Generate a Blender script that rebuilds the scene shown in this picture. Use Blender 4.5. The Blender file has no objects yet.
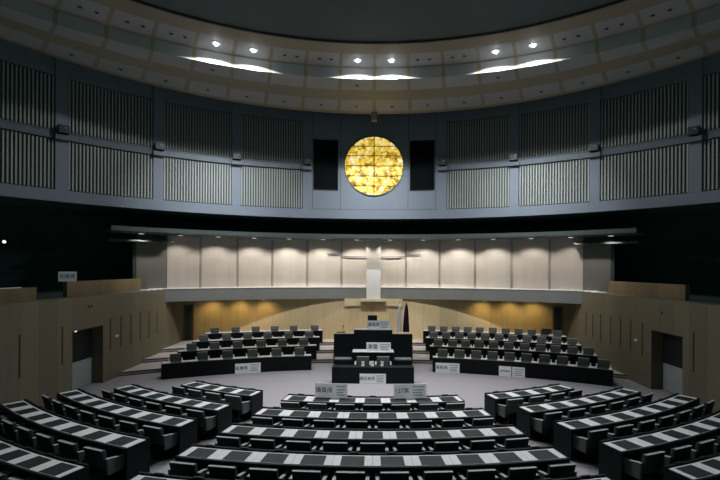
import bpy, bmesh, math, random
from math import sin, cos, pi, radians, atan2, asin, sqrt
from mathutils import Vector, Matrix
random.seed(7)
S = bpy.context.scene
COL = S.collection

# ------------------------------------------------------------------ camera
CZ = 4.45                       # eye height above the chamber floor
FPX, PX, PY, ROLL = 444.0, 373.5, 269.2, 0.005
cd = bpy.data.cameras.new('camera'); cam = bpy.data.objects.new('camera', cd); COL.objects.link(cam)
cd.sensor_width = 36; cd.lens = FPX / 720 * 36
cd.shift_x = (360 - PX) / 720; cd.shift_y = (PY - 240) / 720
cd.clip_end = 200
cam.matrix_world = Matrix.Translation((0, 0, CZ)) @ Matrix.Rotation(pi / 2, 4, 'X') @ Matrix.Rotation(ROLL, 4, 'Z')
S.camera = cam
S.view_settings.view_transform = 'Standard'; S.view_settings.look = 'None'
S.view_settings.gamma = 1; S.view_settings.use_curve_mapping = False
S.view_settings.exposure = -0.45

# ------------------------------------------------------------------ materials
def mat(name, col, rough=0.6, spec=0.4, metal=0.0, noise=None, amount=0.12, bump=0.0, emit=None, es=1.0):
    m = bpy.data.materials.new(name); m.use_nodes = True
    nt = m.node_tree; b = nt.nodes['Principled BSDF']
    b.inputs['Base Color'].default_value = (*col, 1); b.inputs['Roughness'].default_value = rough
    b.inputs['Specular IOR Level'].default_value = spec; b.inputs['Metallic'].default_value = metal
    if noise:
        tc = nt.nodes.new('ShaderNodeTexCoord'); mp = nt.nodes.new('ShaderNodeMapping')
        mp.inputs['Scale'].default_value = noise
        n = nt.nodes.new('ShaderNodeTexNoise'); n.inputs['Scale'].default_value = 1; n.inputs['Detail'].default_value = 4
        nt.links.new(tc.outputs['Object'], mp.inputs['Vector']); nt.links.new(mp.outputs['Vector'], n.inputs['Vector'])
        r = nt.nodes.new('ShaderNodeValToRGB')
        r.color_ramp.elements[0].position = 0.3; r.color_ramp.elements[1].position = 0.7
        r.color_ramp.elements[0].color = (*[c * (1 - amount) for c in col], 1)
        r.color_ramp.elements[1].color = (*[min(1, c * (1 + amount)) for c in col], 1)
        nt.links.new(n.outputs['Fac'], r.inputs['Fac']); nt.links.new(r.outputs['Color'], b.inputs['Base Color'])
        if bump:
            bp = nt.nodes.new('ShaderNodeBump'); bp.inputs['Strength'].default_value = bump; bp.inputs['Distance'].default_value = .01
            nt.links.new(n.outputs['Fac'], bp.inputs['Height']); nt.links.new(bp.outputs['Normal'], b.inputs['Normal'])
    if emit:
        b.inputs['Emission Color'].default_value = (*emit, 1); b.inputs['Emission Strength'].default_value = es
    return m

def wood(name, col, axis, pitch, rough=0.5, center=(0, 0)):
    """maple panelling: boards of varying tone with a fine vertical grain"""
    m = mat(name, col, rough, 0.3); nt = m.node_tree; b = nt.nodes['Principled BSDF']; N = nt.nodes.new; L = nt.links.new
    tc = N('ShaderNodeTexCoord'); sp = N('ShaderNodeSeparateXYZ'); L(tc.outputs['Object'], sp.inputs[0])
    def mth(op, a, bb=None):
        n = N('ShaderNodeMath'); n.operation = op
        for i, v in enumerate((a, bb)):
            if v is None: continue
            if isinstance(v, (int, float)): n.inputs[i].default_value = v
            else: L(v, n.inputs[i])
        return n.outputs[0]
    if axis == 'Y': u = sp.outputs['Y']
    elif axis == 'X': u = sp.outputs['X']
    else:
        u = mth('MULTIPLY', mth('ARCTAN2', mth('SUBTRACT', sp.outputs['X'], center[0]), mth('SUBTRACT', sp.outputs['Y'], center[1])), 24.0)
    k = mth('FLOOR', mth('DIVIDE', u, pitch))
    wn = N('ShaderNodeTexWhiteNoise'); wn.noise_dimensions = '1D'; L(k, wn.inputs['W'])
    cb = N('ShaderNodeCombineXYZ'); L(mth('MULTIPLY', u, 9.0), cb.inputs[0]); L(mth('MULTIPLY', sp.outputs['Z'], 0.6), cb.inputs[2]); L(mth('MULTIPLY', k, 3.7), cb.inputs[1])
    no = N('ShaderNodeTexNoise'); no.inputs['Scale'].default_value = 1.5; no.inputs['Detail'].default_value = 5; L(cb.outputs[0], no.inputs['Vector'])
    f = mth('ADD', mth('MULTIPLY', wn.outputs['Value'], .45), mth('MULTIPLY', no.outputs['Fac'], .55))
    r = N('ShaderNodeValToRGB'); r.color_ramp.elements[0].position = .2; r.color_ramp.elements[1].position = .8
    r.color_ramp.elements[0].color = (*[c * .84 for c in col], 1); r.color_ramp.elements[1].color = (*[c * 1.12 for c in col], 1)
    L(f, r.inputs['Fac'])
    fr = mth('FRACT', mth('DIVIDE', u, pitch)); jn = mth('LESS_THAN', fr, .012 / pitch)
    mx = N('ShaderNodeMix'); mx.data_type = 'RGBA'; L(jn, mx.inputs[0]); L(r.outputs['Color'], mx.inputs[6]); mx.inputs[7].default_value = (*[c * .45 for c in col], 1)
    L(mx.outputs[2], b.inputs['Base Color'])
    return m

M = {}
M['carpet'] = mat('grey_carpet', (.25, .238, .25), .95, .1, noise=(30, 30, 30), amount=.12, bump=.2)
M['step_carpet'] = mat('dais_carpet', (.40, .365, .345), .95, .1, noise=(30, 30, 30), amount=.1, bump=.2)
M['nosing'] = mat('dark_nosing', (.012, .014, .014), .6)
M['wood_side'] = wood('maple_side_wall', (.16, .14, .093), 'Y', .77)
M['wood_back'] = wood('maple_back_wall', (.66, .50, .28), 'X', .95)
M['wood_plain'] = mat('maple_parapet', (.19, .135, .07), .5, .3, noise=(2, 2, .4), amount=.15)
M['maple_pale'] = mat('pale_maple', (.56, .45, .27), .5, .3, noise=(6, 6, .5), amount=.08)
M['ring'] = mat('blue_grey_wall', (.20, .225, .26), .55, .3, noise=(.6, .6, .6), amount=.05)
M['ring_dark'] = mat('dark_wall_backing', (.014, .021, .023), .8, .2, noise=(1, 1, 1))
M['slat'] = mat('grey_slat', (.36, .375, .34), .55, .3, noise=(4, 4, .3), amount=.08)
M['slat_back'] = mat('slat_backing', (.075, .088, .084), .8, .2, noise=(1, 1, 1))
M['rail'] = mat('grey_rail', (.13, .15, .17), .5, .3, noise=(3, 3, 3), amount=.08)
M['black'] = mat('black_void', (.055, .085, .08), .9, .1, noise=(1, 1, 1))
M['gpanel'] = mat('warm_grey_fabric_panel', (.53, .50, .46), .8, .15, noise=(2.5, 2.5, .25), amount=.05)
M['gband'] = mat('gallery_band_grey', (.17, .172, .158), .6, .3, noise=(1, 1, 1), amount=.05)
M['canopy'] = mat('canopy_grey', (.075, .085, .082), .6, .3, noise=(1, 1, 1), amount=.06)
M['column'] = mat('white_plaster', (.62, .60, .56), .6, .2, noise=(2, 2, 2), amount=.03)
M['joint'] = mat('dark_joint', (.05, .048, .044), .8)  # dark grey of the panel joints and the bracket's lower edge
M['cpanel'] = mat('ceiling_light_grey', (.42, .42, .42), .6, .3, noise=(.8, .8, .8), amount=.05)
M['cbeige'] = mat('ceiling_beige', (.34, .295, .215), .6, .3, noise=(.8, .8, .8), amount=.05)
M['cdisc'] = mat('ceiling_disc_grey', (.12, .145, .145), .7, .2, noise=(.5, .5, .5), amount=.05)
M['desk'] = mat('black_desk', (.0045, .0075, .0078), .55, .15, noise=(5, 5, 5), amount=.2)
M['laminate'] = mat('light_desktop', (.50, .51, .505), .5, .3, noise=(6, 6, 6), amount=.05)
M['pad'] = mat('black_writing_mat', (.010, .0135, .0145), .6, .2, noise=(20, 20, 20), amount=.2)
M['chair'] = mat('dark_grey_upholstery', (.030, .038, .038), .75, .25, noise=(60, 60, 60), amount=.2, bump=.15)
M['chair_brown'] = mat('grey_brown_upholstery', (.07, .068, .064), .8, .2, noise=(60, 60, 60), amount=.2, bump=.15)
M['arm'] = mat('armrest_grey', (.075, .084, .083), .5, .35, noise=(20, 20, 20), amount=.1)
M['trim'] = mat('painted_edge_highlight', (.30, .32, .31), .45, .4, noise=(20, 20, 20), amount=.08)  # pale grey painting light onto the top edges of chairs
M['base'] = mat('dark_metal', (.02, .022, .023), .4, .5, .4, noise=(10, 10, 10))
M['metal'] = mat('dull_metal', (.32, .33, .33), .35, .5, .7, noise=(10, 10, 10), amount=.08)
M['paper'] = mat('white_sign_board', (.84, .86, .88), .6, .2, noise=(3, 3, 3), amount=.03)
M['ink'] = mat('black_ink', (.015, .016, .02), .6)
M['greyink'] = mat('grey_ink', (.16, .17, .19), .6)
M['doorleaf'] = mat('light_grey_door', (.36, .385, .375), .5, .3, noise=(1, 1, 1), amount=.04)
M['white'] = mat('white_cloth', (.75, .74, .72), .8, .1, noise=(8, 8, 8), amount=.05)
M['lamp'] = mat('lit_lamp_lens', (.9, .9, .9), .4, emit=(.93, .97, 1.0), es=85)
M['warm_lamp'] = mat('lit_warm_lens', (.9, .9, .8), .4, emit=(1, .93, .82), es=1.2)
M['amber_lamp'] = mat('lit_amber_lens', (.9, .8, .6), .4, emit=(1, .78, .4), es=3)
M['exit_lamp'] = mat('lit_exit_lens', (.9, .9, .9), .4, emit=(.9, 1, .97), es=1.6)
M['flag_dark'] = mat('dark_violet_flag', (.02, .014, .035), .8, .1, noise=(9, 9, 3), amount=.3)
M['speaker_cloth'] = mat('black_speaker_cloth', (.004, .0055, .006), .9, .1, noise=(90, 90, 90), amount=.3, bump=.2)

def glass_mat():
    m = bpy.data.materials.new('backlit_stained_glass'); m.use_nodes = True; nt = m.node_tree; N = nt.nodes.new; L = nt.links.new
    b = nt.nodes['Principled BSDF']; b.inputs['Roughness'].default_value = .3
    tc = N('ShaderNodeTexCoord')
    v = N('ShaderNodeTexVoronoi'); v.inputs['Scale'].default_value = 4.5
    v2 = N('ShaderNodeTexVoronoi'); v2.feature = 'DISTANCE_TO_EDGE'; v2.inputs['Scale'].default_value = 4.5
    n = N('ShaderNodeTexNoise'); n.inputs['Scale'].default_value = 2.2; n.inputs['Detail'].default_value = 8; n.inputs['Roughness'].default_value = .7
    for q in (v, v2, n): L(tc.outputs['Object'], q.inputs['Vector'])
    mm = N('ShaderNodeMath'); mm.operation = 'MULTIPLY_ADD'; L(v.outputs['Color'], mm.inputs[0]); mm.inputs[1].default_value = .34
    ns = N('ShaderNodeMath'); ns.operation = 'MULTIPLY'; ns.operation = 'MULTIPLY_ADD'; L(n.outputs['Fac'], ns.inputs[0]); ns.inputs[1].default_value = 2.1; ns.inputs[2].default_value = -.70
    L(ns.outputs[0], mm.inputs[2])
    r = N('ShaderNodeValToRGB'); e = r.color_ramp.elements
    e[0].position = .22; e[0].color = (.10, .05, .006, 1); e[1].position = .9; e[1].color = (1, .93, .66, 1)
    for p, c in ((.36, (.50, .28, .018, 1)), (.52, (.92, .60, .06, 1)), (.66, (1, .80, .22, 1))):
        k = e.new(p); k.color = c
    L(mm.outputs[0], r.inputs['Fac'])
    lt = N('ShaderNodeMath'); lt.operation = 'LESS_THAN'; L(v2.outputs['Distance'], lt.inputs[0]); lt.inputs[1].default_value = .04
    mx = N('ShaderNodeMix'); mx.data_type = 'RGBA'; L(lt.outputs[0], mx.inputs[0]); L(r.outputs['Color'], mx.inputs[6]); mx.inputs[7].default_value = (.25, .14, .02, 1)
    L(mx.outputs[2], b.inputs['Base Color']); L(mx.outputs[2], b.inputs['Emission Color']); b.inputs['Emission Strength'].default_value = 1.25
    return m
M['glass'] = glass_mat()

# ------------------------------------------------------------------ mesh helpers
def obj(name, bm, m, parent=None, smooth=False):
    me = bpy.data.meshes.new(name); bmesh.ops.recalc_face_normals(bm, faces=bm.faces[:]); bm.to_mesh(me); bm.free()
    for x in (m if isinstance(m, (list, tuple)) else [m]): me.materials.append(x)
    if smooth:
        for p in me.polygons: p.use_smooth = True
    o = bpy.data.objects.new(name, me); COL.objects.link(o)
    if parent: o.parent = parent
    return o
def tag(o, label, cat, group=None):
    o['label'] = label; o['category'] = cat
    if group: o['group'] = group
    return o
def thing(name, label, cat, loc=(0, 0, 0), rz=0, group=None):
    o = bpy.data.objects.new(name, None); o.empty_display_size = .2; COL.objects.link(o)
    o.location = loc; o.rotation_euler = (0, 0, rz)
    return tag(o, label, cat, group)
def struct(name, bm, m, parent=None, smooth=False):
    o = obj(name, bm, m, parent, smooth)
    if not parent: o['kind'] = 'structure'
    return o
def BM(): return bmesh.new()
def box(bm, x0, x1, y0, y1, z0, z1, bev=0, mi=0, seg=2):
    r = bmesh.ops.create_cube(bm, size=1)
    vs = r['verts']
    for v in vs:
        v.co = Vector(((x0 + x1) / 2 + v.co.x * (x1 - x0), (y0 + y1) / 2 + v.co.y * (y1 - y0), (z0 + z1) / 2 + v.co.z * (z1 - z0)))
    fs = list({f for v in vs for f in v.link_faces})
    for f in fs: f.material_index = mi
    if bev:
        es = list({e for v in vs for e in v.link_edges})
        bmesh.ops.bevel(bm, geom=es, offset=bev, segments=seg, affect='EDGES', profile=.5, material=-1)
    return vs
def arcbox(bm, c, r0, r1, a0, a1, z0, z1, n=0, mi=0, sgn=1):
    """ring sector; angle from +Y toward +X (sgn=1) or from -Y (sgn=-1)"""
    n = n or max(2, int(abs(a1 - a0) / .03) + 1)
    rows = []
    for i in range(n + 1):
        a = a0 + (a1 - a0) * i / n; s, k = sin(a), cos(a) * sgn
        rows.append([bm.verts.new((c[0] + r * s, c[1] + r * k, z)) for r, z in ((r0, z0), (r1, z0), (r1, z1), (r0, z1))])
    fs = []
    for A, B in zip(rows, rows[1:]):
        for j in range(4):
            fs.append(bm.faces.new((A[j], A[(j + 1) % 4], B[(j + 1) % 4], B[j])))
    fs.append(bm.faces.new(rows[0])); fs.append(bm.faces.new(rows[-1][::-1]))
    for f in fs: f.material_index = mi
def cyl(bm, c, r, z0, z1, n=20, r2=None):
    r2 = r if r2 is None else r2
    a = [bm.verts.new((c[0] + r * cos(2 * pi * i / n), c[1] + r * sin(2 * pi * i / n), z0)) for i in range(n)]
    b = [bm.verts.new((c[0] + r2 * cos(2 * pi * i / n), c[1] + r2 * sin(2 * pi * i / n), z1)) for i in range(n)]
    for i in range(n): bm.faces.new((a[i], a[(i + 1) % n], b[(i + 1) % n], b[i]))
    bm.faces.new(a[::-1]); bm.faces.new(b)
def ycyl(bm, x, z, r, y0, y1, n=48):
    a = [bm.verts.new((x + r * cos(2 * pi * i / n), y0, z + r * sin(2 * pi * i / n))) for i in range(n)]
    b = [bm.verts.new((x + r * cos(2 * pi * i / n), y1, z + r * sin(2 * pi * i / n))) for i in range(n)]
    for i in range(n): bm.faces.new((a[i], a[(i + 1) % n], b[(i + 1) % n], b[i]))
    bm.faces.new(a[::-1]); bm.faces.new(b)
def prism(bm, pts, x0, x1):
    """polygon in (y,z) extruded along x"""
    a = [bm.verts.new((x0, y, z)) for y, z in pts]; b = [bm.verts.new((x1, y, z)) for y, z in pts]; n = len(pts)
    for i in range(n): bm.faces.new((a[i], a[(i + 1) % n], b[(i + 1) % n], b[i]))
    bm.faces.new(a[::-1]); bm.faces.new(b)
def dup(root, loc, rz, label, group=None, name=None):
    r = root.copy(); COL.objects.link(r); r.location = loc; r.rotation_euler = (0, 0, rz); r['label'] = label
    if group: r['group'] = group
    for ch in list(root.children):
        c = ch.copy(); COL.objects.link(c); c.parent = r
        for g in list(ch.children):
            d = g.copy(); COL.objects.link(d); d.parent = c
    return r
ORD = ['first', 'second', 'third', 'fourth', 'fifth', 'sixth', 'seventh', 'eighth', 'ninth', 'tenth', 'eleventh', 'twelfth', 'thirteenth', 'fourteenth', 'fifteenth', 'sixteenth']
def spot(name, loc, target, watts, size, blend, color, radius=.08):
    l = bpy.data.lights.new(name, 'SPOT'); l.energy = watts; l.spot_size = radians(size); l.spot_blend = blend; l.color = color; l.shadow_soft_size = radius
    o = bpy.data.objects.new(name, l); COL.objects.link(o); o.location = loc
    o.rotation_euler = (Vector(target) - Vector(loc)).to_track_quat('-Z', 'Y').to_euler()
    return o

# ------------------------------------------------------------------ plan constants
RC = (0, 6.6); RR = 17.7        # the upper ring wall
DC = (0, 1.3)                   # centre of the dais steps and tiered desks
SC = (0, 26.5)                  # centre of the members' desk arcs
WX = 10.43                      # wood side walls
H = lambda h: CZ + h

# ------------------------------------------------------------------ floor and dais steps
bm = BM(); box(bm, -16, 16, -4, 30, -.2, 0); struct('floor', bm, M['carpet'])
for k, (r, z) in enumerate(((19.9, .15), (21.5, .30), (23.0, .45))):
    bm = BM(); arcbox(bm, DC, r, 27.2 - .02 * k, -.62, .62, z - .15 + (.001 if k else 0), z, n=40)
    struct('floor_dais', bm, M['step_carpet'])
    bm = BM(); arcbox(bm, DC, r - .012, r + .05, -.62, .62, z - .035, z + .004, n=40)
    arcbox(bm, DC, r - .012, r - .0005, -.62, .62, z - .15, z - .11, n=40)
    struct('trim_%d' % (k + 1), bm, M['nosing'])

# ------------------------------------------------------------------ back wall under the gallery
ZB, ZS = .0, H(-1.69)
BR = 90.0; BC = (0, 25.43 - BR)     # the nearly flat back wall
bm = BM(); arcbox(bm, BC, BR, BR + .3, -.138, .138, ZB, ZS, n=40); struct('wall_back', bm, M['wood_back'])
for s, n in ((-1, 1), (1, 2)):
    X = s * 10.3; Y = 24.83; xb = 10.62
    bm = BM(); box(bm, X - .17, X + .17, Y - .07, Y + .005, .45, 2.32)
    d = struct('door_%d' % n, bm, M['black'])
    bm = BM()
    for q in (-1, 1): box(bm, X + q * .22 - .05, X + q * .22 + .05, Y - .09, Y + .005, .45, 2.42)
    box(bm, X - .17, X + .17, Y - .09, Y + .005, 2.32, 2.42)
    struct('door_frame', bm, M['wood_plain'], d)

# gallery band, panels, canopy
def ang_at(x, c, r, y=265):
    """angle on circle (c,r) seen at photo column x"""
    t = (x - PX + ROLL * (y - PY)) / FPX; A = 1 + t * t; B = -2 * c[1]; C = c[1] ** 2 - r * r
    d = (-B + sqrt(B * B - 4 * A * C)) / (2 * A)
    return atan2(t * d - c[0], d - c[1])
GA = asin(11.0 / 18.8)
bm = BM(); arcbox(bm, RC, 18.8, 19.0, -GA, GA, ZS, H(-1.055), n=48); struct('trim_4', bm, M['gband'])
bm = BM(); arcbox(bm, RC, 18.78, 19.35, -GA, GA, H(-1.055), H(-1.03), n=48); struct('trim_5', bm, M['gpanel'])
bm = BM(); arcbox(bm, RC, 19.0, 21.5, -GA - .06, GA + .06, ZS + .001, ZS + .1, n=48); struct('ceiling_under_gallery', bm, M['canopy'])
jx = [167, 200.5, 237.5, 272.3, 307.3, 341.5, 373.5, 405.8, 439.5, 475, 511.5, 549.7, 583]
JA = [ang_at(x, RC, 19.3) for x in jx]
bm = BM(); arcbox(bm, RC, 19.36, 19.6, -.66, .66, H(-1.69), H(1.66), n=48); struct('wall_gallery', bm, M['black'])
for i in range(12):
    a0, a1 = JA[i], JA[i + 1]
    bm = BM(); g = .0003
    arcbox(bm, RC, 19.3, 19.359, a0 + g, a1 - g, H(-1.03), H(1.66), n=4)
    o = obj('wall_panel', bm, M['gpanel'])
    side = 'left' if i < 6 else 'right'; k = 5 - i if i < 6 else i - 6
    tag(o, '%s warm grey gallery wall panel %s of the white column' % (['first', 'second', 'third', 'fourth', 'fifth', 'sixth'][k], side), 'panel', 'downlit gallery wall panels')
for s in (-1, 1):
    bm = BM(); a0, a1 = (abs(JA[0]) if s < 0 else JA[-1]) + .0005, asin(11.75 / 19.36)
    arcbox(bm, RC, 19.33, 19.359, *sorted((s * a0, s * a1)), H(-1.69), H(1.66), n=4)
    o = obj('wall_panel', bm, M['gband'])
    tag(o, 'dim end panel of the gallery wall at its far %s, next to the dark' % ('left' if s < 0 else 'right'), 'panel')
for i, a in enumerate(JA):
    if i in (0, 6, 12): continue
    bm = BM()
    for q in (-.002, .002): arcbox(bm, RC, 19.285, 19.299, a + q - .0004, a + q + .0004, H(-1.03), H(1.64), n=1)
    struct('trim_%d' % (10 + i), bm, M['joint'])
bm = BM(); CA = asin(11.45 / 17.15)
arcbox(bm, RC, 17.15, 19.36, -CA, CA, H(1.66), H(1.86), n=48)
struct('ceiling_canopy', bm, M['canopy'])
bm = BM()
for s in (-1, 1): arcbox(bm, RC, 18.6, 19.3, s * .645 - .075, s * .645 + .075, H(1.28), H(1.36), n=6)
struct('trim_6', bm, M['canopy'])

# white column in front of the gallery band, with its bracket and wood block
t = thing('column', 'white plaster column rising in the middle of the gallery front', 'column', (0, 25.28, H(-1.78)))
bm = BM(); box(bm, -.40, .40, -.12, .04, .081, 3.43, .01); obj('shaft', bm, M['column'], t)
bm = BM(); box(bm, -.72, .72, -.22, .04, -.059, .08, .006); obj('bracket', bm, M['maple_pale'], t)
bm = BM(); box(bm, -.73, .73, -.23, .04, -.10, -.06); obj('bracket_edge', bm, M['joint'], t)
o = BM(); arcbox(o, RC, 18.74, 18.815, -1.66 / 18.8, 1.66 / 18.8, H(-2.1), ZS - .002, n=8); tag(obj('header_block', o, M['maple_pale']), 'pale maple block under the white column below the gallery band', 'panel')
for x0, x1, z in ((327, 340.5, .86), (343, 366, .70), (381, 403.5, .70), (406.5, 421, .84)):
    a0, a1 = ang_at(x0, RC, 19.2), ang_at(x1, RC, 19.2)
    bm = BM(); arcbox(bm, RC, 19.17, 19.20, a0, a1, H(z), H(z) + .045, n=3)  # thin grey bar just in front of the wall panels
    for q in (.15, .85): arcbox(bm, RC, 19.19, 19.298, a0 + (a1 - a0) * q - .0008, a0 + (a1 - a0) * q + .0008, H(z) + .01, H(z) + .035, n=1)
    side = 'left' if x1 < 370 else 'right'; pos = 'short outer' if abs(z - .7) > .1 else 'longer inner'
    tag(obj('wall_rail', bm, M['rail']), '%s thin bar on the gallery wall %s of the white column' % (pos, side), 'rail')

# gallery downlights
proto = None
for i, x in enumerate([141, 180.3, 218, 254, 289, 323, 356.7, 390, 423, 458, 493, 531, 570.7, 611]):
    a = ang_at(x, RC, 18.3); p = (RC[0] + 18.3 * sin(a), RC[1] + 18.3 * cos(a), H(1.66))
    lab = '%s recessed downlight from the left in the gallery canopy soffit' % ORD[i]
    if proto is None:
        t = proto = thing('canopy_downlight', lab, 'ceiling light', p, 0, 'gallery canopy downlights')
        bm = BM(); cyl(bm, (0, 0), .15, -.012, 0, 20); cyl(bm, (0, 0), .15, -.03, -.012, 20, .155); obj('trim_ring', bm, M['metal'], t)
        bm = BM(); cyl(bm, (0, 0), .11, -.036, -.03, 20); obj('lens', bm, M['warm_lamp'], t)
    else: t = dup(proto, p, 0, lab)
    edge = abs(i - 6.5)
    e = (310 if edge < 2.6 else 240 if edge < 4 else 180 if edge < 5 else 130 if edge < 6 else 110)
    spot('canopy_spot', (p[0], p[1], p[2] - .05), (p[0] + .12 * sin(a), p[1] + .12 * cos(a), p[2] - 1), e, 128, .5, (1, .90, .79), .05)
# amber wall-washers under the gallery
proto = None
for i, x in enumerate([212, 239, 264, 484, 511, 534]):
    a = 0; xw = (x - PX) / FPX * 24.7; p = (xw, 25.43 - xw * xw / 180 - .75, ZS)
    lab = '%s amber wall-washer from the left under the gallery floor' % ORD[i]
    if proto is None:
        t = proto = thing('wall_washer', lab, 'ceiling light', p, 0, 'amber wall washers')
        bm = BM(); cyl(bm, (0, 0), .09, -.02, 0, 16); obj('trim_ring', bm, M['metal'], t)
        bm = BM(); cyl(bm, (0, 0), .065, -.026, -.02, 16); obj('lens', bm, M['amber_lamp'], t)
    else: t = dup(proto, p, 0, lab)
    spot('washer_spot', (p[0], p[1], p[2] - .05), (p[0], p[1] + .45, p[2] - 1), 52, 128, .9, (1, .72, .28), .06)

# ------------------------------------------------------------------ side walls
ZT = H(-1.057)
def side_wall(s):
    name = 'left' if s < 0 else 'right'
    n0, n1, zh = (15.4, 17.15, 2.23) if s < 0 else (14.96, 16.65, 2.22)
    xs = sorted((s * WX, s * (WX + .6)))
    bm = BM()
    box(bm, *xs, -3.5, n0, 0, ZT); box(bm, *xs, n0, n1, zh, ZT)
    prism(bm, [(n1, 0), (24.05, 0), (24.05, .45), (22.45, ZT), (n1, ZT)], *xs)
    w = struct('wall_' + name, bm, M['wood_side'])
    bm = BM(); box(bm, *sorted((s * (WX + .50), s * (WX + .599))), n0 - .1, n1 + .1, 0, zh + .1)
    struct('wall_niche_' + name, bm, M['wood_side'])
    d = bpy.data.objects.new('door_%d' % (3 if s < 0 else 4), None); COL.objects.link(d); d['kind'] = 'structure'
    X0, X1 = sorted((s * (WX + .44), s * (WX + .498)))
    mid = n0 + .42
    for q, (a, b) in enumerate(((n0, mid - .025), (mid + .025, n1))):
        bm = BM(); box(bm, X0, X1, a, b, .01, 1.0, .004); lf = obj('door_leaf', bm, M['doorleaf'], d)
        bm = BM(); box(bm, X0 + .003, X1 - .003, a, b, 1.0005, zh); obj('dark_upper_part', bm, M['nosing'], lf)  # upper part of the leaf, coloured much darker than the lower
    bm = BM(); box(bm, X0 + .01, X1 - .01, mid - .024, mid + .024, .01, zh); obj('meeting_stile', bm, M['nosing'], d)
    bm = BM(); xi = s * (WX + .40)
    for yy in (mid - .09, mid + .09): box(bm, *sorted((xi, s * (WX + .439))), yy - .02, yy + .02, .95, 1.25, .006)
    obj('door_handle', bm, M['base'], d)
    # slots
    ys = [13.1, 14.9, 17.62, 18.36, 19.12, 19.88, 20.66, 21.42] if s < 0 else [14.45, 17.2, 17.98, 18.72, 19.5, 20.35, 21.1, 21.75]
    for k, y in enumerate(ys):
        zc = 1.83 if (y > 17.5 or s < 0) else 1.8
        hh = .64 if y < 21 else .55
        bm = BM(); box(bm, *sorted((s * (WX - .004), s * (WX + .05))), y - .035, y + .035, zc - hh, zc + hh)
        tag(obj('wall_slot', bm, M['nosing']), '%s dark vertical slot from the camera along the %s maple side wall' % (ORD[k], name), 'wall slot', 'vertical slots in the %s wall' % name)
    # small lit fitting at the niche head and oval wall fitting
    yl = n0 + .42 if s < 0 else n0 + .28
    t = thing('doorway_lamp', 'tiny white lamp at the top corner of the %s doorway' % name, 'lamp', (s * (WX + .25), yl + (.12 if s < 0 else 0), zh))
    bm = BM(); cyl(bm, (0, 0), .05, -.03, 0, 14); obj('housing', bm, M['metal'], t)
    bm = BM(); bmesh.ops.create_uvsphere(bm, u_segments=12, v_segments=8, radius=.042, matrix=Matrix.Translation((0, 0, -.05))); obj('bulb', bm, M['exit_lamp'], t, True)
    yf = 18.05 if s < 0 else 17.62
    t = thing('wall_fitting', 'pale oval fitting on the %s maple wall beside the doorway' % name, 'wall fitting', (s * WX, yf, 1.68))
    bm = BM(); bmesh.ops.create_uvsphere(bm, u_segments=20, v_segments=10, radius=1, matrix=Matrix.Diagonal((.05, .12, .055, 1))); obj('cover', bm, M['column'], t, True)
    bm = BM(); box(bm, *sorted((s * -.01, s * .02)), -.16, .16, -.08, .08, .004); obj('backplate', bm, M['rail'], t)
    if s < 0:
        t = thing('wall_switch', 'pair of small dark sockets on the left wall above the doorway', 'socket', (s * WX, 16.35, 3.03))
        for q in (-.08, .08):
            bm = BM(); box(bm, -.01, .012, q - .035, q + .035, -.05, .05, .003); obj('socket', bm, M['nosing'], t)
    else:
        bm = BM(); box(bm, WX - .012, WX + .01, 16.0, 16.08, 2.88, 2.98, .003)
        tag(obj('wall_switch', bm, M['nosing']), 'single small dark socket on the right wall above the doorway', 'socket')
    # side gallery floor, parapets
    bm = BM(); box(bm, *sorted((s * (WX + .601), s * 15.5)), -3.5, 26, ZT - .5, ZT - .1); struct('floor_gallery_' + name, bm, M['black'])
    bm = BM(); box(bm, *sorted((s * 11.45, s * 11.62)), 16.6 if s < 0 else 16.3, 21.9 if s < 0 else 21.6, ZT - .1, H(-.52), .008)
    tag(obj('parapet', bm, M['wood_plain']), 'wood parapet of the %s side gallery, lit at its far end' % name, 'parapet')
    if s < 0:
        bm = BM(); box(bm, -11.62, -11.45, 6, 15.1, ZT - .1, H(-.67), .008)
        tag(obj('parapet', bm, M['wood_plain']), 'dark lower parapet at the far left edge of the side gallery', 'parapet')
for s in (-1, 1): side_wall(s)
for s in (-1, 1):               # papers lying on the wall ledge near the gallery corner
    for k in range(3):
        y = (21.9, 21.2, 20.6)[k]; bm = BM(); box(bm, *sorted((s * (WX + .08), s * (WX + .4))), y, y + .32, ZT, ZT + .03 + .012 * k, .004)
        tag(obj('document_stack', bm, M['paper']), '%s pale document stack from the gallery corner on the %s wall ledge' % (ORD[k], 'left' if s < 0 else 'right'), 'papers', 'papers on the %s ledge' % ('left' if s < 0 else 'right'))
# dark outer shell behind the galleries
bm = BM(); arcbox(bm, RC, 22.5, 22.9, -1.55, 1.55, 0, H(2.737), n=60); struct('wall_outer', bm, M['black'])
bm = BM(); arcbox(bm, RC, 17.75, 22.9, -1.55, 1.55, H(2.739), H(2.95), n=60); struct('ceiling_gallery', bm, M['black'])
for k, (x, y, lab) in enumerate(((4, 242, 'bright tiny lamp in the dark at the far left edge'), (26.5, 243, 'dim tiny lamp in the dark left gallery, right of the bright one'))):
    d = 13.2; t = thing('signal_lamp', lab, 'lamp', ((x - PX) / FPX * d, d, H((PY - y - 1.6) / FPX * d)))
    tx, r = (x - PX) / FPX, .075 if k == 0 else .05
    A_, B_, C_ = 1 + tx * tx, -2 * RC[1], RC[1] ** 2 - 22.42 ** 2
    d = (-B_ + sqrt(B_ * B_ - 4 * A_ * C_)) / (2 * A_); t.location = (tx * d, d, H((PY - y - 1.6) / FPX * d)); t.rotation_euler = (0, 0, -atan2(tx * d, d - RC[1]))
    bm = BM(); bmesh.ops.create_uvsphere(bm, u_segments=14, v_segments=10, radius=r); obj('bulb', bm, M['exit_lamp'] if k == 0 else M['rail'], t, True)
    bm = BM(); box(bm, -.12, .12, .0, .08, -.12, .12, .01); obj('wall_plate', bm, M['nosing'], t)
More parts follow.
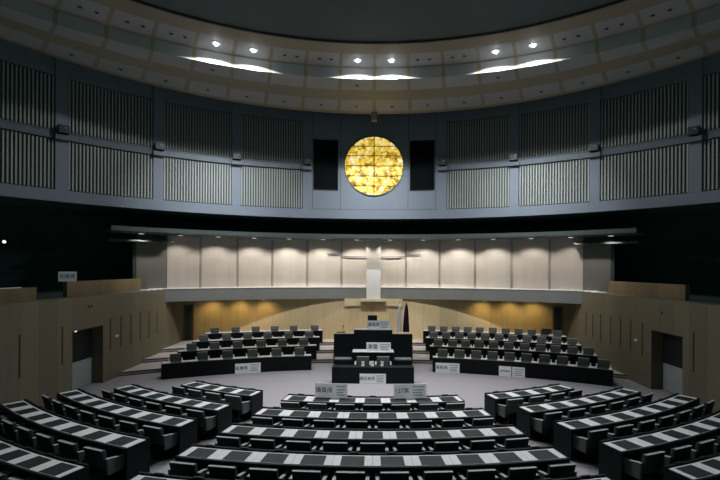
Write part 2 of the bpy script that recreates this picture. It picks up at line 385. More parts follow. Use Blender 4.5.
bm = BM(); box(bm, -11.6, -11.48, 13.6, 14.5, H(-.67), H(-.645), .004); tag(obj('document_stack', bm, M['paper']), 'thin pale strip on the lower parapet at the far left', 'papers')  # thin white strip lying along the parapet top

# ------------------------------------------------------------------ upper ring wall
TA, TD = .2094, .2141
PL = [-ang_at(x, RC, RR - .1, 165) for x in (307, 236.3, 158.4, 61.5)]; PL.append(2 * PL[3] - PL[2])
PR = [ang_at(x, RC, RR - .1, 165) for x in (442.7, 514.2, 594.8, 695.5)]; PR.append(2 * PR[3] - PR[2])
PIL = [-a for a in PL] + PR
AE = 1.55
bm = BM(); arcbox(bm, RC, RR + .06, RR + .3, -AE, AE, H(2.737), H(9.7), n=120); struct('wall_front', bm, M['ring_dark'])
bm = BM(); arcbox(bm, RC, RR - .14, RR + .3, -AE, AE, H(2.737), H(3.22), n=120); struct('trim_7', bm, M['ring'])
bm = BM(); arcbox(bm, RC, RR - .06, RR + .059, -PL[0], PR[0], H(3.221), H(9.6), n=24)
for a in [ang_at(x, RC, RR - .06, 200) for x in (312.5, 340.5, 408, 435.5)]: arcbox(bm, RC, RR - .064, RR - .06, a - .0006, a + .0006, H(3.221), H(9.0), n=1, mi=1)
arcbox(bm, RC, RR - .062, RR - .06, -PL[0], PR[0], H(3.221), H(3.25), n=24, mi=1)
struct('wall_window_bay', bm, [M['ring'], M['joint']])
pw = .0125
for i, a in enumerate(PIL):
    bm = BM(); arcbox(bm, RC, RR - .14, RR + .059, a - pw, a + pw, H(3.221), H(9.6), n=2); struct('trim_%d' % (30 + i), bm, M['ring'])
    side = 'left' if a < 0 else 'right'; k = i % 5
    r = RR - .14
    t = thing('loudspeaker', 'small dark loudspeaker clamped to the %s ring pillar %s of the round window' % (ORD[k], side), 'loudspeaker', (RC[0] + r * sin(a), RC[1] + r * cos(a), H(5.36)), -a, 'pillar loudspeakers')
    bm = BM(); box(bm, -.2, .2, -.34, -.06, .16, .5, .02); obj('cabinet', bm, M['base'], t)
    bm = BM(); ycyl(bm, .06, .38, .05, -.352, -.338, 16); obj('driver', bm, M['rail'], t)
    bm = BM(); box(bm, -.26, .26, -.2, 0, -.08, .13, .01); box(bm, -.08, .08, -.1, 0, .12, .4, .005); obj('bracket', bm, M['rail'], t)
# bays between the pillars
for s in (-1, 1):
    side = 'left' if s < 0 else 'right'
    for k in range(4):
        PP = PL if s < 0 else PR; a0 = PP[k] + pw; a1 = PP[k + 1] - pw
        for tier, z0, z1 in (('lower', H(3.27), H(5.28)), ('upper', H(5.72), H(7.90))):
            am = s * (a0 + a1) / 2; ox, oy = RC[0] + RR * sin(am), RC[1] + RR * cos(am); c = (RC[0] - ox, RC[1] - oy)
            t = thing('slat_panel', '%s slatted acoustic panel in the %s bay %s of the round window' % (tier, ORD[k], side), 'panel', (ox, oy, z0), 0, 'slatted panels of the ring wall'); z1 -= z0; z0 = 0
            bm = BM()
            for j in range(25):
                a = a0 + (a1 - a0) * (j + .5) / 25; w = (a1 - a0) / 25 * .23
                arcbox(bm, c, RR - .055, RR + .02, *sorted((s * (a - w), s * (a + w))), z0, z1, n=1)
            obj('slats', bm, M['slat'], t)
            bm = BM(); arcbox(bm, c, RR + .021, RR + .059, *sorted((s * a0, s * a1)), z0 - .04, z1 + .04, n=6); obj('backing', bm, M['slat_back'], t)
        bm = BM(); arcbox(bm, RC, RR - .13, RR + .059, *sorted((s * a0, s * a1)), H(5.33), H(5.66), n=8); arcbox(bm, RC, RR - .16, RR - .13, *sorted((s * a0, s * a1)), H(5.61), H(5.66), n=8); arcbox(bm, RC, RR - .06, RR + .059, *sorted((s * a0, s * a1)), H(7.95), H(9.6), n=8, mi=1)
        struct('trim_%d' % (50 + k + (4 if s > 0 else 0)), bm, [M['rail'], M['ring']])
# round stained-glass window
wz = 5.62; yw = RC[1] + RR - .08
t = thing('stained_glass_window', 'round backlit golden stained-glass window in the middle of the ring wall', 'window', (0, yw, H(wz)))
bm = BM(); ycyl(bm, 0, 0, 1.585, -.06, .04, 72); obj('glass', bm, M['glass'], t)
bm = BM()
n = 72
for i in range(n):
    a, b = 2 * pi * i / n, 2 * pi * (i + 1) / n
    v = [bm.verts.new((r * cos(q), y, r * sin(q))) for q in (a, b) for r, y in ((1.58, -.065), (1.63, -.065), (1.63, .04), (1.58, .04))]
    for j in range(4): bm.faces.new((v[j], v[(j + 1) % 4], v[4 + (j + 1) % 4], v[4 + j]))
obj('rim', bm, M['rail'], t)
for z in (-1.09, -.55, .0, .55, 1.07):
    bm = BM(); w = sqrt(1.58 ** 2 - z * z); box(bm, -w, w, -.085, -.06, z - .018, z + .018); obj('glazing_bar', bm, M['nosing'], t)
bm = BM(); box(bm, -.025, .025, -.088, -.06, -1.58, 1.58); obj('mullion', bm, M['nosing'], t)
for s in (-1, 1):
    a = s * asin(2.62 / RR); r = RR - .06
    t = thing('wall_loudspeaker', 'tall black loudspeaker panel %s of the round window' % ('left' if s < 0 else 'right'), 'loudspeaker', (r * sin(a), RC[1] + r * cos(a), H(4.28)), -a)
    bm = BM(); box(bm, -.64, .64, -.05, .02, .02, 2.68, .01); obj('grille', bm, M['speaker_cloth'], t)
    bm = BM()
    for q in (-1, 1): box(bm, q * .655 - .015, q * .655 + .015, -.055, .02, 0, 2.7)
    for z in (.01, 2.69): box(bm, -.64, .64, -.055, .02, z - .01, z + .01)
    obj('frame', bm, M['nosing'], t)

# ------------------------------------------------------------------ ceiling: stepped ring and disc
PC = (0, 4.0)
def rad(phi, c, r):
    """distance from PC along direction phi to the circle centre (0,c) radius r"""
    dx, dy = sin(phi), cos(phi); oy = PC[1] - c
    b = oy * dy; return -b + sqrt(b * b - oy * oy + r * r)
def r_out(p): return rad(p, 7.72, 15.33)
def r_ris(p): return min(rad(p, 3.36, 15.45), r_out(p) - 1.3)
def r_inn(p): return min(rad(p, 4.04, 12.69), r_ris(p) - 1.4)
def P3(p, r, h): return (PC[0] + r * sin(p), PC[1] + r * cos(p), H(h))
SEG = .0975; NS = 17
def ring_mesh():
    bm = BM()
    bands = [('i', 0, 8.5, 0), ('i', .40, 8.5, 1), ('i', .92, 8.5, 0), ('i', 1.0, 8.5, 0), ('o', 0.0, 8.05, 1), ('o', .28, 8.05, 0), ('o', .56, 8.05, 1), ('o', .91, 8.05, 0), ('o', 1, 8.05, 2), ('o', 1.0, 9.6, 2), ('o', 1.25, 9.6, 2)]
    def rr(kind, t, p):
        return r_inn(p) + (r_ris(p) - r_inn(p)) * t if kind == 'i' else r_ris(p) + (r_out(p) - r_ris(p)) * t
    angs = []
    for k in range(-NS, NS):
        b = .05 * SEG
        angs += [(k * SEG - b, 0), (k * SEG + b, 1), (k * SEG + SEG * .35, 1), (k * SEG + SEG * .65, 1)]
    angs.append((NS * SEG, 0))
    cols = [[bm.verts.new(P3(p, rr(k, t, p), h)) for k, t, h, m in bands] for p, _ in angs]
    for i in range(len(angs) - 1):
        strip = angs[i][1] == 0
        for j in range(len(bands) - 1):
            f = bm.faces.new((cols[i][j], cols[i + 1][j], cols[i + 1][j + 1], cols[i][j + 1]))
            m = bands[j][3]
            f.material_index = m if m != 1 else (0 if strip else 1)
            if j == 3: f.material_index = 0 if strip else 1
    return bm
bm = ring_mesh(); o = struct('ceiling', bm, [M['cbeige'], M['cpanel'], M['ring_dark']])
bm = BM()
angs = [-pi + 2 * pi * i / 128 for i in range(128)]
angs = [a for a in angs if abs(a) < NS * SEG + .02]
vs = [bm.verts.new(P3(p, r_inn(p) + .05, 8.58)) for p in angs] ; c0 = bm.verts.new(P3(0, 0, 8.58))
for a, b in zip(vs, vs[1:]): bm.faces.new((a, b, c0))
struct('ceiling_disc', bm, M['cdisc'])
bm = BM()
L = []
for p in angs: L.append([bm.verts.new(P3(p, r_inn(p) + d, h)) for d, h in ((-.02, 8.53), (.03, 8.49), (.03, 8.57))])
for A, B in zip(L, L[1:]):
    for j in range(3): bm.faces.new((A[j], A[(j + 1) % 3], B[(j + 1) % 3], B[j]))
struct('trim_8', bm, M['nosing'])
# joints of the lit panels
def lampdir(idx, t): p = (idx + t) * SEG; return p
proto = None
LAMPS = [(-5, 'left pair, outer'), (-4, 'left pair, inner'), (-1, 'middle pair, left'), (0, 'middle pair, right'), (3, 'right pair, inner'), (4, 'right pair, outer')]
for idx, w in LAMPS:
    p = (idx + .5) * SEG; r = r_inn(p) + (r_ris(p) - r_inn(p)) * .645; loc = P3(p, r, 8.5)
    lab = 'lit ceiling spotlight of the ring ceiling, ' + w + ' lamp'
    if proto is None:
        t = proto = thing('ceiling_spotlight', lab, 'ceiling light', loc, 0, 'lit ceiling spotlights')
        bm = BM(); cyl(bm, (0, 0), .19, -.012, 0, 24); obj('trim_ring', bm, M['cpanel'], t)
        bm = BM(); bmesh.ops.create_uvsphere(bm, u_segments=20, v_segments=12, radius=.075, matrix=Matrix.Translation((0, 0, -.005))); obj('bulb', bm, M['lamp'], t, True)
    else: dup(proto, loc, 0, lab)
    lz = loc[2] - .083
    spot('ceiling_spill', (loc[0], loc[1], lz), (loc[0], loc[1], lz - 1), 520, 154, .06, (.90, .95, 1.0), .05)
    spot('ceiling_throw', (loc[0], loc[1], lz), (loc[0] + .95 * sin(p), loc[1] + .95 * cos(p), lz - 1), 3600, 60, 1.0, (.88, .94, 1.0), .04)
    spot('ceiling_beam', (loc[0], loc[1], lz), (loc[0] * .4, 12.0, 0), 2700, 84, 1.0, (.95, .96, 1.0), .1)
proto = None; cnt = {-1: 0, 1: 0}
dots = [(i, q) for i in (1, 2, 5, 6, 7, 8, -2, -3, -6, -7, -8, -9) for q in ((.28, .62) if i > 0 else (.72, .38))]
for i, q in dots:
    s = 1 if i > 0 else -1; p = (i + q) * SEG; r = r_inn(p) + (r_ris(p) - r_inn(p)) * .66; loc = P3(p, r, 8.5)
    lab = '%s unlit downlight in the ring ceiling counting %s from the middle lamps' % (ORD[cnt[s]], 'right' if s > 0 else 'left'); cnt[s] += 1
    if proto is None:
        t = proto = thing('unlit_downlight', lab, 'ceiling light', loc, 0, 'unlit ceiling downlights')
        bm = BM(); cyl(bm, (0, 0), .11, -.012, 0, 18); obj('trim_ring', bm, M['cpanel'], t)
        bm = BM(); cyl(bm, (0, 0), .07, -.016, -.012, 18); obj('aperture', bm, M['nosing'], t)
    else: dup(proto, loc, 0, lab)
proto = None; cnt = {-1: 0, 1: 0}
for i in [0, 1, 2, 3, 4, 5, 6, 7, -1, -2, -3, -4, -5, -6, -7, -8]:
    s = 1 if i >= 0 else -1; p = (i + .5) * SEG; r = r_ris(p) + (r_out(p) - r_ris(p)) * .75
    lab = '%s small dark sprinkler on the outer ceiling band, counting %s from the middle' % (ORD[cnt[s]], 'right' if s > 0 else 'left'); cnt[s] += 1
    bm = BM()
    if proto is None:
        cyl(bm, (0, 0), .09, -.01, 0, 16); cyl(bm, (0, 0), .035, -.05, -.01, 12)
        o = proto = obj('sprinkler', bm, M['rail']); tag(o, lab, 'sprinkler', 'ceiling sprinklers')
    else:
        bm.free(); o = proto.copy(); COL.objects.link(o); o['label'] = lab
    o.location = P3(p, r, 8.05)
for idx, w in ((-1, 'middle'), (-5, 'left'), (3, 'right')):
    p = (idx + .5) * SEG; r = r_ris(p) + (r_out(p) - r_ris(p)) * .16
    o = proto.copy(); COL.objects.link(o); o.location = P3(p, r, 8.05); o['label'] = 'small dark sprinkler just beyond the bright strip of the %s lamp pair' % w
bm = BM(); box(bm, -.14, .14, 22.78, 22.98, H(7.62), H(8.05), .02); box(bm, -.2, .2, 22.7, 23.0, H(8.0), H(8.05), .01)  # beige block just below the ceiling edge
tag(obj('ceiling_block', bm, M['cbeige']), 'small beige block under the ceiling edge above the round window', 'bracket')

# ------------------------------------------------------------------ chairs
def chair_proto(label, upholstery, group, kx=1.0):
    t = thing('armchair', label, 'chair', (0, 0, 0), 0, group)
    bm = BM(); box(bm, -.25, .25, -.22, .26, .35, .46, .035, seg=3); obj('seat', bm, upholstery, t, True)
    bm = BM()
    vs = box(bm, -.265, .265, -.055, .055, 0, .42, .022, seg=3)
    for v in bm.verts:                       # wider at the top, wrapped slightly, leaning back
        k = v.co.z / .42; v.co.x *= .92 + .08 * k
        v.co.y += .9 * v.co.x ** 2 * .35; v.co.y -= .10 * k
        v.co.y -= .24; v.co.z += .375
    obj('backrest', bm, upholstery, t, True)
    bm = BM(); box(bm, -.258, .258, -.056, -.002, .412, .428, .004)
    for v in bm.verts:
        v.co.y += .9 * v.co.x ** 2 * .35 - .10 - .24; v.co.z += .374
    obj('top_highlight', bm, M['trim'], t)  # pale strip painting the highlight along the backrest top
    for s in (-1, 1):
        bm = BM()
        pts = [(-.27, .28), (.05, .28), (.15, .36), (.20, .52), (.17, .56), (-.02, .565), (-.20, .60), (-.30, .61)]
        prism(bm, pts, s * .275, s * .335)
        bmesh.ops.bevel(bm, geom=bm.edges[:], offset=.012, segments=2, affect='EDGES', profile=.5)
        ar = obj('armrest', bm, M['arm'], t, False)
        bm = BM(); prism(bm, [(.17, .561), (-.02, .566), (-.20, .601), (-.29, .611), (-.29, .624), (-.20, .614), (-.02, .579), (.175, .574)], s * .272, s * .338); obj('arm_highlight', bm, M['trim'], ar)  # pale strip painting the highlight on the armrest top
    if kx != 1:
        for ch in t.children_recursive: ch.data.transform(Matrix.Diagonal((kx, 1, 1, 1)))
    bm = BM(); cyl(bm, (0, .0), .04, .05, .36, 12)
    cyl(bm, (0, 0), .25, 0, .03, 20, .24); cyl(bm, (0, 0), .12, .03, .06, 16, .05); obj('pedestal', bm, M['base'], t)
    return t
first = {}
def place_chair(kind, loc, rz, label, group):
    if kind not in first:
        t = first[kind] = chair_proto(label, M['chair'] if kind == 'm' else M['chair_brown'], group, 1.0 if kind == 'm' else .84)
        t.location = loc; t.rotation_euler = (0, 0, rz)
    else: t = dup(first[kind], loc, rz, label, group)
    return t

# ------------------------------------------------------------------ members' desks
ROWN = ['front', 'second', 'third', 'fourth', 'rearmost']
LO = [-.18, -.05, -.08, -.06, 0]
R0 = [13.62, 14.93, 16.26, 17.60, 18.95]
def sp(r, a, C=SC): return (C[0] + r * sin(a), C[1] - r * cos(a))
def member_desk(row, blk, a0, a1, n):
    R = R0[row] + (LO[row] if blk == 'l' else 0); C = SC
    if blk != 'c':                           # side blocks are turned a little towards the rostrum
        dl = .045 if blk == 'r' else -.078; ai = a0 if blk == 'r' else a1
        P = sp(R, ai); C = (P[0] - R * sin(ai + dl), P[1] + R * cos(ai + dl)); a0 += dl; a1 += dl
    blockn = {'c': 'centre', 'l': 'left', 'r': 'right'}[blk]
    am = (a0 + a1) / 2; x, y = sp(R + .25, am, C)
    lab = '%s curved black members\' desk of the %s block with %d black writing mats' % (ROWN[row], blockn, n)
    t = thing('member_desk', lab, 'desk', (x, y, 0), 0, 'curved members\' desks')
    c = (C[0] - x, C[1] - y); kw = dict(sgn=-1)
    e = .035 / R
    bm = BM(); arcbox(bm, c, R - .05, R, a0 - e, a1 + e, 0, .75, **kw); obj('front_panel', bm, M['desk'], t)
    for q in (a0, a1):
        s = 1 if q == a1 else -1
        bm = BM(); arcbox(bm, c, R + .0005, R + .53, *sorted((q, q + s * e)), 0, .722, n=1, **kw); obj('end_panel', bm, M['desk'], t)
    bm = BM(); arcbox(bm, c, R + .0005, R + .53, a0, a1, .63, .712, **kw); obj('desk_body', bm, M['desk'], t)
    st = (a1 - a0) / n
    bm = BM()
    for i in range(n): arcbox(bm, c, R + .02, R + .485, a0 + i * st + .003 / R, a0 + (i + 1) * st - .003 / R, .712, .722, n=3, **kw)
    obj('worktop', bm, M['laminate'], t)
    for i in range(n):
        m = a0 + (i + .5) * st; w = .225 / R
        bm = BM(); arcbox(bm, c, R + .055, R + .476, m - w, m + w, .722, .7245, n=2, **kw); obj('writing_mat', bm, M['pad'], t)
        bm = BM(); arcbox(bm, c, R - .045, R - .012, m - .09 / R, m + .09 / R, .75, .772, n=1, **kw); obj('name_plate', bm, M['base'], t)
        cx, cy = sp(R + .58, m, C)
        place_chair('m', (cx, cy, 0), m, 'dark grey armchair, %s from the left at the %s desk row of the %s block' % (ORD[i], ROWN[row], blockn), 'members\' armchairs')
CE = [(-.183, .183, 7), (-.197, .197, 8), (-.2067, .2067, 9), (-.2155, .2155, 10), (-.224, .224, 11)]
LE = [(.2555, .457, 4), (.266, .554, 6), (.274, .606, 7), (.284, .606, 7), (.288, .553, 7)]
RE = [(.2525, .465, 4), (.270, .566, 6), (.280, .611, 7), (.286, .598, 7), (.298, .555, 7)]
for i, (a, b, n) in enumerate(CE): member_desk(i, 'c', a, b, n)
for i, (a, b, n) in enumerate(LE): member_desk(i, 'l', -b, -a, n)
for i, (a, b, n) in enumerate(RE): member_desk(i, 'r', a, b, n)

# ------------------------------------------------------------------ tiered desks facing the camera
TR = [18.3, 20.0, 21.55, 23.02]; TZ = [0, .15, .30, .45]; TH = [.61, .63, .64, .64]
LX = [(162, 312), (178, 317), (192.5, 320), (205, 323)]
RX = [(433, 613.5), (430, 598), (426, 582), (423.5, 567)]
LC = [[176, 203, 228, 253, 277, 300], [192, 215, 238, 261.5, 282.7, 304], [204, 227, 248, 268, 289, 309.5], [215, 236, 256, 275, 294, 315]]
RCH = [[443, 460, 476.7, 493, 510, 527, 545, 563, 584, 604], [438.5, 453, 466, 479.5, 494, 509, 525, 541, 556, 573, 589], [434, 446.5, 459.7, 472, 485.5, 499.5, 513, 527.5, 542, 557, 572.5], [432, 444, 456, 468, 480, 493, 506, 519, 532, 545, 558]]
for blk, XS, CS in (('left', LX, LC), ('right', RX, RCH)):
    for k in range(4):
        R = TR[k] if k else (18.42 if blk == 'left' else 18.15); z = TZ[k]; h = TH[k]
        a0, a1 = ang_at(XS[k][0], DC, R), ang_at(XS[k][1], DC, R)
        am = (a0 + a1) / 2; x, y = R * sin(am), 1.3 + R * cos(am); c = (-x, 1.3 - y)
        lab = '%s long black tiered desk %s of the rostrum, facing the members' % (['lowest', 'second lowest', 'third lowest', 'topmost'][k], blk)
        t = thing('tiered_desk', lab, 'desk', (x, y, z), 0, 'tiered executive desks')
        bm = BM(); arcbox(bm, c, R, R + .05, a0, a1, 0, h, n=24); obj('front_panel', bm, M['desk'], t)
        bm = BM(); arcbox(bm, c, R + .0505, R + .52, a0, a1, h - .07, h - .0005, n=24); obj('desk_body', bm, M['desk'], t)
        bm = BM(); arcbox(bm, c, R + .13, R + .47, a0 + .001, a1 - .001, h, h + .008, n=24); obj('worktop', bm, M['laminate'], t)
        for q, s in ((a0, 1), (a1, -1)):
            bm = BM(); arcbox(bm, c, R + .0505, R + .52, *sorted((q, q + s * .04 / R)), 0, h - .071, n=1); obj('end_panel', bm, M['desk'], t)
        for j, xp in enumerate(CS[k]):
            a = ang_at(xp, DC, R + .9)
            if a0 + .01 < a < a1 - .01:
                w = .2 / R
                bm = BM(); arcbox(bm, c, R + .14, R + .46, a - w, a + w, h + .008, h + .012, n=2); obj('writing_mat', bm, M['pad'], t)
            rr = R + .82
            place_chair('e', (rr * sin(a), 1.3 + rr * cos(a), z), pi - a, 'grey armchair %s from the left behind the %s tiered desk on the %s' % (ORD[j], ['lowest', 'second lowest', 'third lowest', 'topmost'][k], blk), 'armchairs at the tiered desks')
# dark monitor on the top right row
t = thing('monitor', 'small black monitor standing at the right end of the topmost tiered desk', 'monitor', (9.05, 1.3 + 21.55, .45 + .64 + .008), -.4)
a = ang_at(547, DC, 23.3); t.location = (23.3 * sin(a), 1.3 + 23.3 * cos(a), .45 + .64 + .008); t.rotation_euler = (0, 0, -a)
bm = BM(); box(bm, -.1, .1, -.07, .07, 0, .015, .004); box(bm, -.02, .02, -.015, .015, .015, .1); obj('stand', bm, M['base'], t)
bm = BM(); box(bm, -.24, .24, -.02, .02, .08, .34, .006); obj('screen', bm, M['nosing'], t)

# ------------------------------------------------------------------ rostrum group
t = thing('clerk_table', 'low black table with a plain front at the foot of the rostrum', 'table', (0, 17.26, 0))
bm = BM(); box(bm, -1.6, 1.6, 0, .05, 0, .63, .005); obj('front_panel', bm, M['desk'], t)
bm = BM(); box(bm, -1.6, 1.6, .0505, .5, .57, .62, .005); obj('tabletop', bm, M['desk'], t)
for s in (-1, 1):
    bm = BM(); box(bm, *sorted((s * 1.55, s * 1.6)), .0505, .5, 0, .5695); obj('end_panel', bm, M['desk'], t)
for i, x in enumerate((-.40, -.02, .36)):
    bm = BM(); box(bm, x - .055, x + .055, 17.58, 17.61, .6201, .80, .004); box(bm, x - .06, x + .06, 17.55, 17.64, .6201, .63)
    tag(obj('table_card', bm, M['white']), '%s of three small white cards on the low table before the rostrum' % ['left', 'middle', 'right'][i], 'card', 'white cards on the low table')
for i, x in enumerate((-.42, .42)):
    place_chair('m', (x, 18.2, 0), pi, '%s grey armchair between the low front table and the rostrum' % ('left' if i == 0 else 'right'), 'clerk chairs')
t = thing('rostrum', 'black speaking rostrum with a pale top in front of the president\'s desk', 'rostrum', (0, 18.72, 0))
bm = BM(); box(bm, -.86, .86, 0, .62, 0, .90, .006); obj('body', bm, M['desk'], t)
bm = BM(); box(bm, -.91, .91, -.04, .66, .901, .945, .006); obj('top_slab', bm, M['desk'], t)
bm = BM(); box(bm, -.87, .87, -.02, .64, .946, .96, .003); obj('worktop', bm, M['laminate'], t)
for s in (-1, 1):
    bm = BM(); box(bm, *sorted((s * .861, s * 1.62)), .25, .6, 0, .57, .004); obj('wing', bm, M['desk'], t)
    bm = BM(); box(bm, *sorted((s * .93, s * 1.66)), .2, .62, .571, .62, .006); obj('wing_ledge', bm, M['rail'], t)
t = thing('president_desk', 'tall black president\'s desk with a raised middle behind the rostrum', 'desk', (0, 20.6, 0))
bm = BM(); box(bm, -1.83, 1.83, .06, .55, 0, 1.43, .006); obj('wing_body', bm, M['desk'], t)
bm = BM(); box(bm, -.89, .89, 0, .059, 0, 1.62, .004); box(bm, -.89, .89, .06, .6, 1.43, 1.62, .004); obj('centre_body', bm, M['desk'], t)
for s in (-1, 1):
    bm = BM(); box(bm, *sorted((s * .895, s * 1.83)), .06, .55, 1.431, 1.46, .004); obj('wing_top', bm, M['maple_pale'], t)
bm = BM(); box(bm, -.86, .86, .03, .6, 1.621, 1.645, .004); obj('worktop', bm, M['laminate'], t)
bm = BM(); box(bm, -1.9, 1.9, 21.2, 23.6, .45 if False else .46, .75); box(bm, -1.9, 1.9, 21.2, 22.6, .16, .46); tag(obj('platform', bm, M['step_carpet']), 'carpeted platform behind the president\'s desk', 'platform')
t = thing('president_chair', 'dark high-backed chair behind the president\'s desk', 'chair', (-.04, 22.3, .75), pi)
bm = BM(); box(bm, -.27, .27, -.24, .24, .4, .5, .03); obj('seat', bm, M['pad'], t)
bm = BM(); box(bm, -.24, .24, -.32, -.24, .45, 1.36, .03); obj('backrest', bm, M['pad'], t)
bm = BM(); cyl(bm, (0, 0), .04, .03, .4, 12); cyl(bm, (0, 0), .28, 0, .03, 20); obj('pedestal', bm, M['base'], t)
for s in (-1, 1):
    bm = BM(); box(bm, *sorted((s * .275, s * .33)), -.24, .2, .42, .68, .015); obj('armrest', bm, M['pad'], t)
# small things on the desk wings
bm = BM(); box(bm, -1.72, -1.3, 20.8, 21.02, 1.46, 1.485, .004); tag(obj('document_folder', bm, M['ink']), 'dark folder lying on the left wing of the president\'s desk', 'folder')
t = thing('desk_microphone', 'thin microphone on the left wing of the president\'s desk', 'microphone', (-1.42, 21.08, 1.46))
bm = BM(); cyl(bm, (0, 0), .06, 0, .02, 14); obj('foot', bm, M['base'], t)
bm = BM(); cyl(bm, (0, 0), .009, .02, .24, 8); cyl(bm, (0, 0), .022, .24, .32, 10); obj('stem', bm, M['base'], t)

# flags
def flag(x, y, m, label, wid, skew):
    t = thing('flag', label, 'flag', (x, y, .75))
    bm = BM(); cyl(bm, (0, 0), .16, 0, .03, 18); cyl(bm, (0, 0), .10, .03, .08, 16, .03); obj('stand', bm, M['metal'], t)
    bm = BM(); cyl(bm, (0, 0), .018, .08, 2.04, 10); obj('pole', bm, M['metal'], t)
    bm = BM(); bmesh.ops.create_uvsphere(bm, u_segments=10, v_segments=8, radius=.035, matrix=Matrix.Translation((0, 0, 2.06)) @ Matrix.Diagonal((1, 1, 1.6, 1))); obj('finial', bm, M['metal'], t, True)
    bm = BM(); n, rows = 36, 12; L = []
    for j in range(rows + 1):
        k = j / rows; z = 1.97 - 1.55 * k; w = .03 + wid * (k ** .6) * (1 - .25 * max(0, k - .75) * 4 * .6)
        L.append([bm.verts.new((skew * k + w * cos(2 * pi * i / n) * (1 + .22 * cos(6 * 2 * pi * i / n + k)), .62 * w * sin(2 * pi * i / n) * (1 + .25 * sin(5 * 2 * pi * i / n)), z)) for i in range(n)])
    for A, B in zip(L, L[1:]):
        for i in range(n): bm.faces.new((A[i], A[(i + 1) % n], B[(i + 1) % n], B[i]))
    bm.faces.new(L[0]); bm.faces.new(L[-1][::-1])
    obj('cloth', bm, m, t, True)
flag(1.33, 22.35, M['white'], 'furled white flag on a pole behind the president\'s desk', .085, -.03)
flag(1.66, 22.2, M['flag_dark'], 'furled dark violet flag on a pole right of the white flag', .12, -.02)

# ------------------------------------------------------------------ sign boards
dg = None
def text_mesh(body, size, m, parent, loc, name='lettering', rx=pi / 2):
    cu = bpy.data.curves.new(name, 'FONT'); cu.body = body; cu.size = size; cu.align_x = 'CENTER'; cu.align_y = 'CENTER'; cu.extrude = .0008; cu.offset = size * .004
    tmp = bpy.data.objects.new(name, cu); COL.objects.link(tmp)
    bpy.context.view_layer.update()
    me = bpy.data.meshes.new_from_object(tmp.evaluated_get(bpy.context.evaluated_depsgraph_get()))
    bpy.data.objects.remove(tmp)
    me.materials.clear(); me.materials.append(m)
    o = bpy.data.objects.new(name, me); COL.objects.link(o); o.parent = parent; o.location = loc; o.rotation_euler = (rx, 0, 0)
    return o
def sign(loc, rz, w, h, body, label, tsize, cx, lines=None, tilt=0, split=None, foot=True):
    t = thing('sign_board', label, 'sign', loc, rz)
    bm = BM(); box(bm, -w / 2, w / 2, -.006, .006, 0, h, .002); obj('board', bm, M['paper'], t)
    if body: text_mesh(body, tsize, M['ink'], t, (cx, -.0075, h * .52))
    if lines:
        x0, x1 = lines
        for i, (z, a, b) in enumerate(((.80, 0, 1), (.58, .1, .95), (.40, .05, .8), (.22, .1, .9))):
            bm = BM(); u = x0 + (x1 - x0) * a; vend = x0 + (x1 - x0) * b; n = 9
            for q in range(n):
                p0 = u + (vend - u) * q / n; box(bm, p0, p0 + (vend - u) / n * .72, -.0085, -.0063, h * z - .016, h * z + .016)
            obj('print_line', bm, M['greyink'], t)
    if foot:
        bm = BM(); prism(bm, [(.0065, 0), (.10, 0), (.0065, h * .6)], -.02, .02); obj('prop', bm, M['paper'], t)
    if tilt: t.rotation_euler = (tilt, 0, rz)
    return t
def px(x, d): return (x - PX) / FPX * d
sign((px(379.2, 20.75), 20.72, 1.645), 0, 1.03, .41, '議長席', 'white board reading 議長席 on top of the president\'s desk', .19, -.24, (.06, .46))
sign((px(379, 18.8), 18.8, .96), 0, 1.03, .39, '演壇', 'white board reading 演壇 standing on the rostrum top', .22, -.26, (.06, .48))
sign((px(373.3, 17.23), 17.23, 0), 0, 1.02, .39, '速記者席', 'white board reading 速記者席 against the low front table', .155, -.22, (.12, .47), foot=False)
xl = px(331.5, 12.84); xr = px(410.8, 12.84)
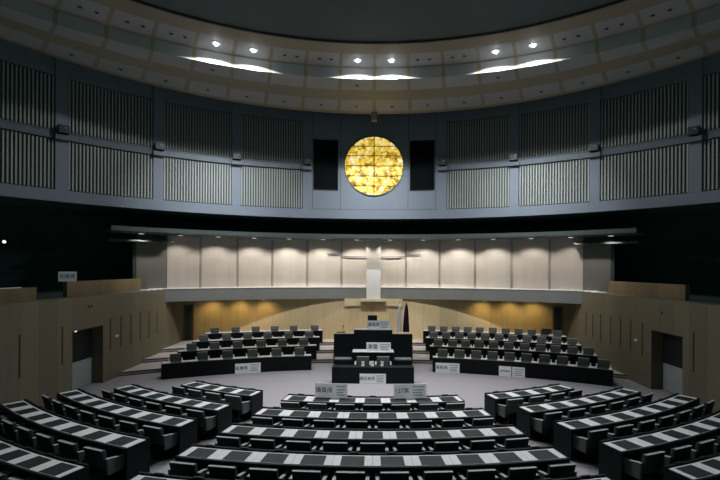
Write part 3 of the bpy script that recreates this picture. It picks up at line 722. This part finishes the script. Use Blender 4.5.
def on_front(xp):
    a = ang_at(xp, (0, 26.5), -1) if False else None
R = R0[0]
for xp, body, lab, ts, cx, ln in ((331.5, '議員席', 'grey-white board reading 議員席 on the front members\' desk, left', .17, -.2, (.14, .42)), (410.8, '127席', 'grey-white board reading 127席 on the front members\' desk, right', .17, -.24, (.06, .42))):
    X = px(xp, 12.8); a = asin(X / (R + .1)); x, y = sp(R + .1, a)
    sign((x, y, .7246), a, .95, .42, body, lab, ts, cx, ln)
def floor_sign(xp, R, w, body, lab, ts, cx, ln):
    a = ang_at(xp, DC, R); sign((R * sin(a), 1.3 + R * cos(a), 0), -a, w, .42, body, lab, ts, cx, ln, foot=False)
floor_sign(248.5, 18.39, 1.05, '知事席', 'white board reading 知事席 against the lowest left tiered desk', .17, -.26, (.08, .46))
floor_sign(448, 18.12, 1.02, '局長席', 'white board reading 局長席 against the right tiered desk near the rostrum', .17, -.25, (.08, .46))
floor_sign(505.6, 18.12, .50, '説明員席', 'left sheet of the double white board at the right tiered desk', .105, 0, None)
floor_sign(519, 18.12, .50, None, 'right sheet of the double white board, lines of small print only', .1, 0, (-.2, .22))
sign((-11.52, 16.72, H(-.52)), .5, .58, .37, '記者席', 'grey-white board reading 記者席 on the left gallery parapet', .165, 0, None, foot=False)

# front-of-house spotlights in the rear of the ring ceiling, aimed at the rostrum
for i, x in enumerate((-4.2, 4.2)):
    t = thing('stage_spotlight', '%s spotlight in the ceiling above the public gallery, aimed at the rostrum' % ('left' if i == 0 else 'right'), 'ceiling light', (x, 1.0, H(8.3)))
    bm = BM(); cyl(bm, (0, 0), .12, -.2, .2, 16); obj('housing', bm, M['base'], t)
    spot('stage_beam', (x, 1.0, H(8.05)), (x * .6, 16.9, 0), 4300, 25, .4, (1, .96, .92), .15)
# ------------------------------------------------------------------ faint teal fill light, added through the rear left unbuilt
w = bpy.data.worlds.new('world'); S.world = w; w.use_nodes = True
bg = w.node_tree.nodes['Background']; bg.inputs[0].default_value = (.28, .85, .80, 1); bg.inputs[1].default_value = .12
